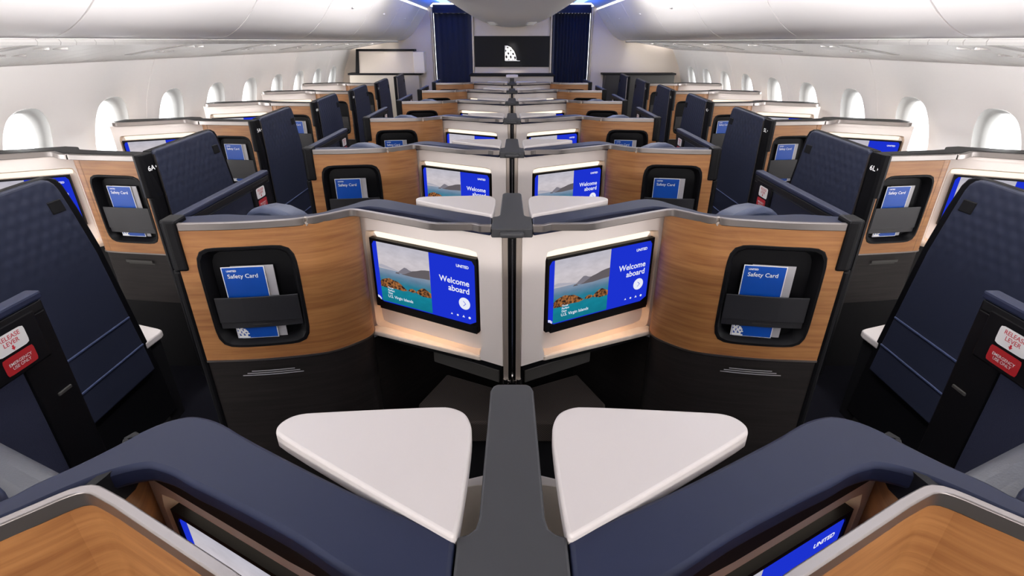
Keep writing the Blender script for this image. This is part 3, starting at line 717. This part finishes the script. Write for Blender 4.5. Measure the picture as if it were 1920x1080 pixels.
WIN = {}
for s in (-1, 1):
    L = SIDE[s]
    ws = window_suite(s); lab = '%s window suite shell with white screen wall, %%s' % L
    shells = {1: ws}; ws['label'] = lab % WROW[1]
    for k in range(2, 6): shells[k] = copy_tree(ws, (k - 1) * P, lab % WROW[k])
    for k, r in shells.items(): seat_number(s, r, '%d%s' % (7 - k, 'A' if s < 0 else 'L'), (k - 1) * P)
    ap = aisle_panel(s); lab = '%s navy embossed seat shell along the aisle, %%s' % L; ap['label'] = lab % WROW[1]
    for k in range(0, 7):
        if k != 1: copy_tree(ap, (k - 1) * P, lab % WROW[k])
    window_ottoman(s)
    C = Curve2(WOODW)
    for k in range(1, 5):
        dy = (k - 1) * P; u0 = .040
        a = WWALL.at(u0, .001); b = WWALL.at(u0 + .406, .001)
        if s < 0: o = (-a[0], a[1] + dy, 1.092); d = (-(b[0] - a[0]), b[1] - a[1])
        else: o = (b[0], b[1] + dy, 1.092); d = (a[0] - b[0], a[1] - b[1])
        make_monitor(o, d, '%s window screen, lit blue with pale photo, %s' % (L, WROW[k]), 'screens of the window suites')
    for k in range(1, 4):
        dy = (k - 1) * P
        if s < 0:   # wood runs from the aisle outwards, so the viewer's left is the far end of the curve
            a = C.at(.236, .020); b = C.at(.114, .020); o = (-a[0], a[1] + dy, 1.060); d = (-(b[0] - a[0]), b[1] - a[1]); a2 = C.at(.212, .026); o2 = (-a2[0], a2[1] + dy, 1.060)
        else:
            a = C.at(.082, .020); b = C.at(.204, .020); o = (a[0], a[1] + dy, 1.060); d = (b[0] - a[0], b[1] - a[1]); a2 = C.at(.107, .026); o2 = (a2[0], a2[1] + dy, 1.060)
        make_card(o, d, 'blue safety card in pocket of the %s window suite, %s' % (L, WROW[k]))
        make_booklet(o2, d, 'grey booklet behind safety card of the %s window suite, %s' % (L, WROW[k]))

# ------------------------------------------------------------------ fuselage shell
SW = [(0, 2.45), (.35, 2.60), (.65, 2.66), (.85, 2.655), (1.08, 2.62), (1.30, 2.555), (1.45, 2.485), (1.56, 2.42), (1.66, 2.36)]
def swx(z):
    for (a, xa), (b, xb) in zip(SW[:-1], SW[1:]):
        if z <= b: return xa + (xb - xa) * (z - a) / (b - a)
    return SW[-1][1]
YN = -4.2
def sidewall(s):
    root = None; name = 'wall_' + SIDE[s]
    wall = MB(s)
    iw = range(-5, 9)
    zt, zb = 1.65, .60
    for i in iw:
        yc = W0 + WP * i; y0, y1 = yc - WP / 2, yc + WP / 2
        if i == 8: y1 = YB + .3
        out, inn = hole_pair(y0, y1, zb, zt, yc, 1.085, .225, .345, 2.6, 56)
        # subdivide the ring so that it follows the curved section
        def mix(t): return [(a + (c - a) * t, b + (d - b) * t) for (a, b), (c, d) in zip(out, inn)]
        rings = [mix(t) for t in (0, .35, .7, 1)]
        for ra, rb in zip(rings[:-1], rings[1:]): wall.ring([(swx(z), y, z) for y, z in ra], [(swx(z), y, z) for y, z in rb])
        m = len(out)
        ex = [math.atan2(z - 1.085, y - yc) % (2 * math.pi) for y in (y0, y1) for z in (zb, zt)]
        r1, _ = rrect(yc, 1.085, .16, .255, 2.8, 56, ex)
        wall.ring([(swx(z), y, z) for y, z in inn], [(swx(z) + .016, y, z) for y, z in r1])
    # plain wall below and behind
    for (a, xa), (b, xb) in zip(SW[:-1], SW[1:]):
        if b <= .66:
            b2 = min(b, zb); wall.poly([(xa, YN, a), (xa, YB + .3, a), (swx(b2), YB + .3, b2), (swx(b2), YN, b2)])
    ya = W0 + WP * -5 - WP / 2
    zs = [zb] + [z for z, _ in SW if z > zb]
    for a, b in zip(zs[:-1], zs[1:]): wall.poly([(swx(a), YN, a), (swx(a), ya, a), (swx(b), ya, b), (swx(b), YN, b)])
    w_ = structure(wall.build(name, ['wall'], smooth=60)); w_['label'] = '%s white cabin sidewall with dished window surrounds' % SIDE[s]
    for i in range(-4, 10, 2):
        y = W0 + WP * (i - .5); sm = MB(s)
        for (a, xa), (b, xb) in zip(SW[2:-1], SW[3:]):
            q = [(xa, y - .006, a), (xa - .0025, y - .003, a), (xa - .0025, y + .003, a), (xa, y + .006, a), (xb, y - .006, b), (xb - .0025, y - .003, b), (xb - .0025, y + .003, b), (xb, y + .006, b)]
            sm.add(q, [[0, 1, 5, 4], [1, 2, 6, 5], [2, 3, 7, 6]])
        sm.build('panel_seam', ['wall'], w_)
    for n_, i in enumerate(iw):
        yc = W0 + WP * i
        f = MB(s); k = 56
        r1, _ = rrect(yc, 1.085, .16, .255, 2.8, k); r2, _ = rrect(yc, 1.085, .150, .243, 2.8, k); r3, _ = rrect(yc, 1.085, .141, .233, 2.8, k); r4, _ = rrect(yc, 1.085, .132, .222, 2.8, k)
        f.ring([(swx(z) + .015, y, z) for y, z in r1], [(swx(z) + .05, y, z) for y, z in r2])
        f.ring([(swx(z) + .05, y, z) for y, z in r2], [(swx(z) + .055, y, z) for y, z in r3])
        f.ring([(swx(z) + .055, y, z) for y, z in r3], [(swx(z) + .10, y, z) for y, z in r4])
        wn = structure(f.build('window_%d' % (n_ + 1 + (14 if s > 0 else 0)), ['frame'], smooth=50)); wn['label'] = '%s cabin window, number %d from the tail' % (SIDE[s], n_ + 1)
        p = MB(s); p.poly([(swx(z) + .085, y, z) for y, z in rrect(yc, 1.085, .136, .228, 2.8, k)[0]]); p.build('window_pane', ['pane'], wn)
for s in (-1, 1): sidewall(s)
fl = MB(); fl.box(-2.7, 2.7, YN, YB + .5, -.05, 0); structure(fl.build('floor', ['carpet']))['label'] = 'dark carpeted cabin floor'
bk = MB(); bk.box(-2.7, 2.7, YN - .05, YN, 0, 2.4); structure(bk.build('wall_back', ['mono']))['label'] = 'beige wall behind the camera'

# ceiling: bellied centre panel and the two aisle coves
c = MB()
half = [(0, 1.85), (.15, 1.858), (.29, 1.885), (.44, 1.93), (.58, 1.995), (.70, 2.075), (.76, 2.13)]
prof = [(-x, z) for x, z in half[::-1]] + half[1:]
for (xa, za), (xb, zb) in zip(prof[:-1], prof[1:]): c.poly([(xa, YN, za), (xa, YB, za), (xb, YB, zb), (xb, YN, zb)])
c.box(-.045, .045, YN, 2.72, 1.843, 1.856); c.box(-.030, .030, YN, 2.72, 1.827, 1.843)  # housing added as a body for the unseen keel light
structure(c.build('ceiling', ['ceil'], smooth=60))['label'] = 'bellied white centre ceiling panel with an added fill lamp housing'
for i, s in enumerate((-1, 1)):
    c = MB(s); pr = [(.76, 2.13), (.80, 2.17), (1.15, 2.17), (1.24, 2.10)]
    for (xa, za), (xb, zb) in zip(pr[:-1], pr[1:]): c.poly([(xa, YN, za), (xa, YB, za), (xb, YB, zb), (xb, YN, zb)])
    structure(c.build('ceiling_cove_%s' % SIDE[s], ['coveblue']))['label'] = '%s aisle ceiling cove' % SIDE[s]
    for j, (y0, y1) in enumerate(((7.72, 8.00), (8.08, 8.22))):
        t = MB(s); t.box(.87, 1.00, y0, y1, 2.150, 2.158); tag(t.build('cove_light', ['cove'], org=(s * .96, (y0 + y1) / 2, 2.14)), '%s blue-white cove lamp over the aisle, %s' % (SIDE[s], ('nearer of its pair', 'next to the bulkhead')[j]), 'lamp', 'cove lamps')
for j, y in enumerate((7.0, 7.45, 7.9)):
    for s in (-1, 1):
        t = MB(s); t.box(.10, .30, y, y + .05, 1.862, 1.874); tag(t.build('ceiling_vent', ['wall'], org=(s * .2, y, 1.87), bevel=.004), '%s slim ceiling vent, %s' % (SIDE[s], ('farthest from the bulkhead', 'middle of three', 'nearest the bulkhead')[j]), 'vent', 'ceiling vents')

# overhead bins and service panels
BINP = spline([(1.70, 1.672), (1.665, 1.672), (1.60, 1.688), (1.52, 1.735), (1.44, 1.81), (1.37, 1.90), (1.30, 1.99), (1.24, 2.075)], 3)
BO = ['first, cut by the frame edge', 'second from the camera', 'third from the camera', 'fourth from the camera', 'fifth from the camera', 'sixth from the camera', 'last before the bulkhead', 'seventh from the camera']
for s in (-1, 1):
    ys = [2.06 + 1.175 * i for i in range(-3, 6)] + [YB]
    for i, (y0, y1) in enumerate(zip(ys[:-1], ys[1:])):
        r = thing('overhead_bin', '', 'overhead bin', (s * 1.5, (y0 + y1) / 2, 1.67), 'white overhead bins')
        vis = ['behind the camera, tail end', 'just behind the camera', 'cut by the frame edge', 'nearest with both end seams in view', 'second past the nearest seam', 'third past the nearest seam', 'fourth past the nearest seam', 'fifth past the nearest seam', 'last against the bulkhead'][i]
        r['label'] = '%s white curved overhead bin, %s' % (SIDE[s], vis)
        m = MB(s); n = len(BINP); g = .005
        for (xa, za), (xb, zb) in zip(BINP[:-1], BINP[1:]): m.poly([(xa, y0 + g, za), (xa, y1 - g, za), (xb, y1 - g, zb), (xb, y0 + g, zb)])
        for y in (y0 + g, y1 - g): m.poly([(x, y, z) for x, z in BINP] + [(1.62, y, 2.12), (1.95, y, 1.95), (1.95, y, 1.70)])
        m.poly([(1.24, y0 + g, 2.075), (1.24, y1 - g, 2.075), (1.62, y1 - g, 2.12), (1.62, y0 + g, 2.12)])
        m.build('bin_door', ['bin'], r, smooth=40)
        la = MB(s); yc = (y0 + y1) / 2; la.box(1.345, 1.372, yc - .03, yc + .03, 1.915, 1.928); la.build('bin_latch', ['psu'], r, bevel=.004)
    b = MB(s)
    b.poly([(2.0, YN, 1.64), (2.0, YB, 1.64), (2.0, YB, 2.0), (2.0, YN, 2.0)]); b.poly([(1.70, YN, 1.668), (1.70, YB, 1.668), (2.0, YB, 1.668), (2.0, YN, 1.668)])
    st = structure(b.build('trim_%d' % (1 if s < 0 else 2), ['wall'])); st['label'] = '%s trim behind the bins' % SIDE[s]
    widths = [.105, .077, .105, .11, .21, .14, .13, .203]
    row = 0; y = .955
    while y < YB - .1:
        r = thing('service_panel', '%s passenger service panel under the bins, %s' % (SIDE[s], ['cut by the frame edge', 'nearest with lamps in view', 'third from the camera', 'fourth from the camera', 'fifth from the camera', 'sixth from the camera', 'seventh, near the bulkhead', 'last against the bulkhead'][row]), 'service panel', (s * 2.05, y + .5, 1.6), 'passenger service panels')
        m = MB(s); yy = y
        for q in widths:
            y1 = min(yy + q, YB); g = .0018
            if y1 - yy > .01:
                pp = [(1.690, 1.668), (1.685, 1.658), (1.690, 1.648), (1.697, 1.648), (1.700, 1.664), (1.72, 1.664), (2.05, 1.617), (2.28, 1.580), (2.41, 1.554), (2.44, 1.575), (2.05, 1.675), (1.75, 1.68)]
                n = len(pp); pts = [(x, yy + g, z) for x, z in pp] + [(x, y1 - g, z) for x, z in pp]
                m.add(pts, [[i, (i + 1) % n, n + (i + 1) % n, n + i] for i in range(n)] + [list(range(n)), [n + i for i in range(n)]])
            yy = y1
        m.build('panel', ['psu'], r, smooth=30)
        if y + 1.0 < YB:
            for (lx, ly) in ((1.93, .30), (1.93, .40), (2.12, .30), (2.12, .40)):
                z = 1.664 - (lx - 1.72) * .1424 - .0015
                q = MB(s); q.prism([(lx + .030 * math.cos(a * math.pi / 10), y + ly + .022 * math.sin(a * math.pi / 10)) for a in range(20)], z - .004, z + .006); q.build('reading_light', ['psu_dark'], r, bevel=.002)
            q = MB(s); q.add([(1.82, y + .105, 1.6475), (1.82, y + .17, 1.6475), (2.2, y + .17, 1.590), (2.2, y + .105, 1.590), (1.82, y + .105, 1.655), (1.82, y + .17, 1.655), (2.2, y + .17, 1.60), (2.2, y + .105, 1.60)], [[0, 1, 2, 3], [4, 5, 6, 7], [0, 1, 5, 4], [1, 2, 6, 5], [2, 3, 7, 6], [3, 0, 4, 7]]); q.build('air_grille', ['psu_dark'], r)
        y += P; row += 1

# ------------------------------------------------------------------ front bulkhead
b = MB(); b.box(-.57, .57, YB, YB + .06, 0, 2.1); structure(b.build('wall_front', ['mono']))['label'] = 'beige centre bulkhead'
for s in (-1, 1):
    b = MB(s); b.prism([(1.20, YB), (2.62, YB), (2.62, YB + .06), (1.20, YB + .06)], 0, 2.15); structure(b.build('wall_front_%s' % SIDE[s], ['mono']))['label'] = '%s beige bulkhead panel' % SIDE[s]
    b = MB(s); b.box(1.165, 1.20, YB - .03, YB + .06, 0, 2.12); structure(b.build('trim_%d' % (3 if s < 0 else 4), ['rail'], bevel=.006))['label'] = '%s metal edge of the bulkhead' % SIDE[s]
    b = MB(s); b.box(.57, .60, YB - .02, YB + .06, 0, 2.06); structure(b.build('trim_%d' % (5 if s < 0 else 6), ['rail'], bevel=.006))['label'] = '%s bright edge of the centre bulkhead' % SIDE[s]
    cu = MB(s); pts = []
    for i in range(61):
        x = .60 + (1.165 - .60) * i / 60; pts.append((x, YB + .10 + (.018 * math.sin(i * 1.25) if s > 0 else .006 * math.sin(i * .7))))
    cu.wall(pts, 0, .006, .02, 2.04); tag(cu.build('curtain', ['curtain'], smooth=60, org=(s * .88, YB + .1, 0)), '%s navy curtain closing the aisle doorway' % SIDE[s], 'curtain', 'navy doorway curtains')
    h = MB(s); h.box(.60, 1.165, YB + .02, YB + .10, 2.04, 2.15); structure(h.build('trim_%d' % (7 if s < 0 else 8), ['curtain']))['label'] = '%s header over the doorway' % SIDE[s]
sg = thing('wall_sign', 'black quilted panel with a white globe emblem on the centre bulkhead', 'sign', (0, YB - .01, 1.52))
m = MB(); m.box(-.565, .565, YB - .015, YB, 1.31, 1.735)
m.build('quilted_panel', ['quiltblack'], sg)
m = MB()
for c in globe_cells(34, 36): m.poly([(-.108 + .185 * x, YB - .020, 1.395 + .21 * z) for x, z in c])
m.poly([(-.095, YB - .020, 1.392), (.12, YB - .020, 1.392), (.12, YB - .020, 1.400), (-.095, YB - .020, 1.400)])
m.build('globe_emblem', ['white'], sg)
sp = bpy.data.lights.new('sign_spot', 'SPOT'); sp.energy = 14; sp.spot_size = math.radians(46); sp.spot_blend = .8; sp.color = (1, .95, .86); sp.shadow_soft_size = .03
so = bpy.data.objects.new('sign_spot', sp); COL.objects.link(so); so.location = (0, YB - .16, 1.80); so.rotation_euler = (math.radians(22), 0, 0)

# front counters
m = thing('front_counter', 'dark-topped beige counter below the globe sign', 'counter', (0, 8.3, 0))
b = MB(); b.box(-.62, .62, 8.05, 8.55, 1.205, 1.228); b.build('counter_top', ['black2'], m, bevel=.004)
b = MB(); b.box(-.60, .60, 8.07, 8.55, 0, 1.205); b.build('counter_body', ['beige'], m)
clamp = thing('front_clamp', 'pale Y-shaped bracket at the head of the centre line', 'bracket', (0, 7.97, 0))
b = MB(); b.prism([(-.09, 7.95), (.09, 7.95), (.05, 8.04), (-.05, 8.04)], 1.19, 1.235); b.build('bracket_head', ['shell'], clamp, bevel=.01)
b = MB(); b.box(-.03, .03, 7.96, 8.03, 0, 1.19); b.build('bracket_post', ['grey'], clamp)
for s in (-1, 1):
    m = thing('front_counter', '%s dark-topped counter against the side bulkhead' % SIDE[s], 'counter', (s * 1.9, 8.48, 0), 'side counters at the bulkhead')
    b = MB(s); b.box(1.36, 2.46, 8.37, 8.59, 1.205, 1.232); b.build('counter_top', ['black2'], m, bevel=.004)
    b = MB(s); b.box(1.40, 2.44, 8.38, 8.59, 0, 1.205); b.build('counter_body', ['beige' if s < 0 else 'grey'], m)
m = thing('closet_cabinet', 'beige cabinet with dark frame above the left front counter', 'cabinet', (-1.85, 8.45, 1.23))
b = MB(-1); b.side([(8.40, 1.232), (8.56, 1.232), (8.56, 1.53), (8.40, 1.53)], 1.46, 2.29); b.build('cabinet_body', ['mono'], m)
b = MB(-1); b.prism([(1.44, 8.385), (2.29, 8.385), (2.29, 8.57), (1.44, 8.57)], 1.53, 1.56); b.add([(2.29, 8.385, 1.232), (2.345, 8.385, 1.232), (2.345, 8.57, 1.232), (2.29, 8.57, 1.232), (2.26, 8.385, 1.56), (2.30, 8.385, 1.56), (2.30, 8.57, 1.56), (2.26, 8.57, 1.56)], [[0, 1, 2, 3], [4, 5, 6, 7], [0, 1, 5, 4], [1, 2, 6, 5], [2, 3, 7, 6], [3, 0, 4, 7]]); b.build('cabinet_frame', ['black2'], m, bevel=.004)
b = MB(-1); b.box(1.30, 1.46, 8.36, 8.57, 1.232, 1.525); b.build('cabinet_end_panel', ['shell'], m, bevel=.006)
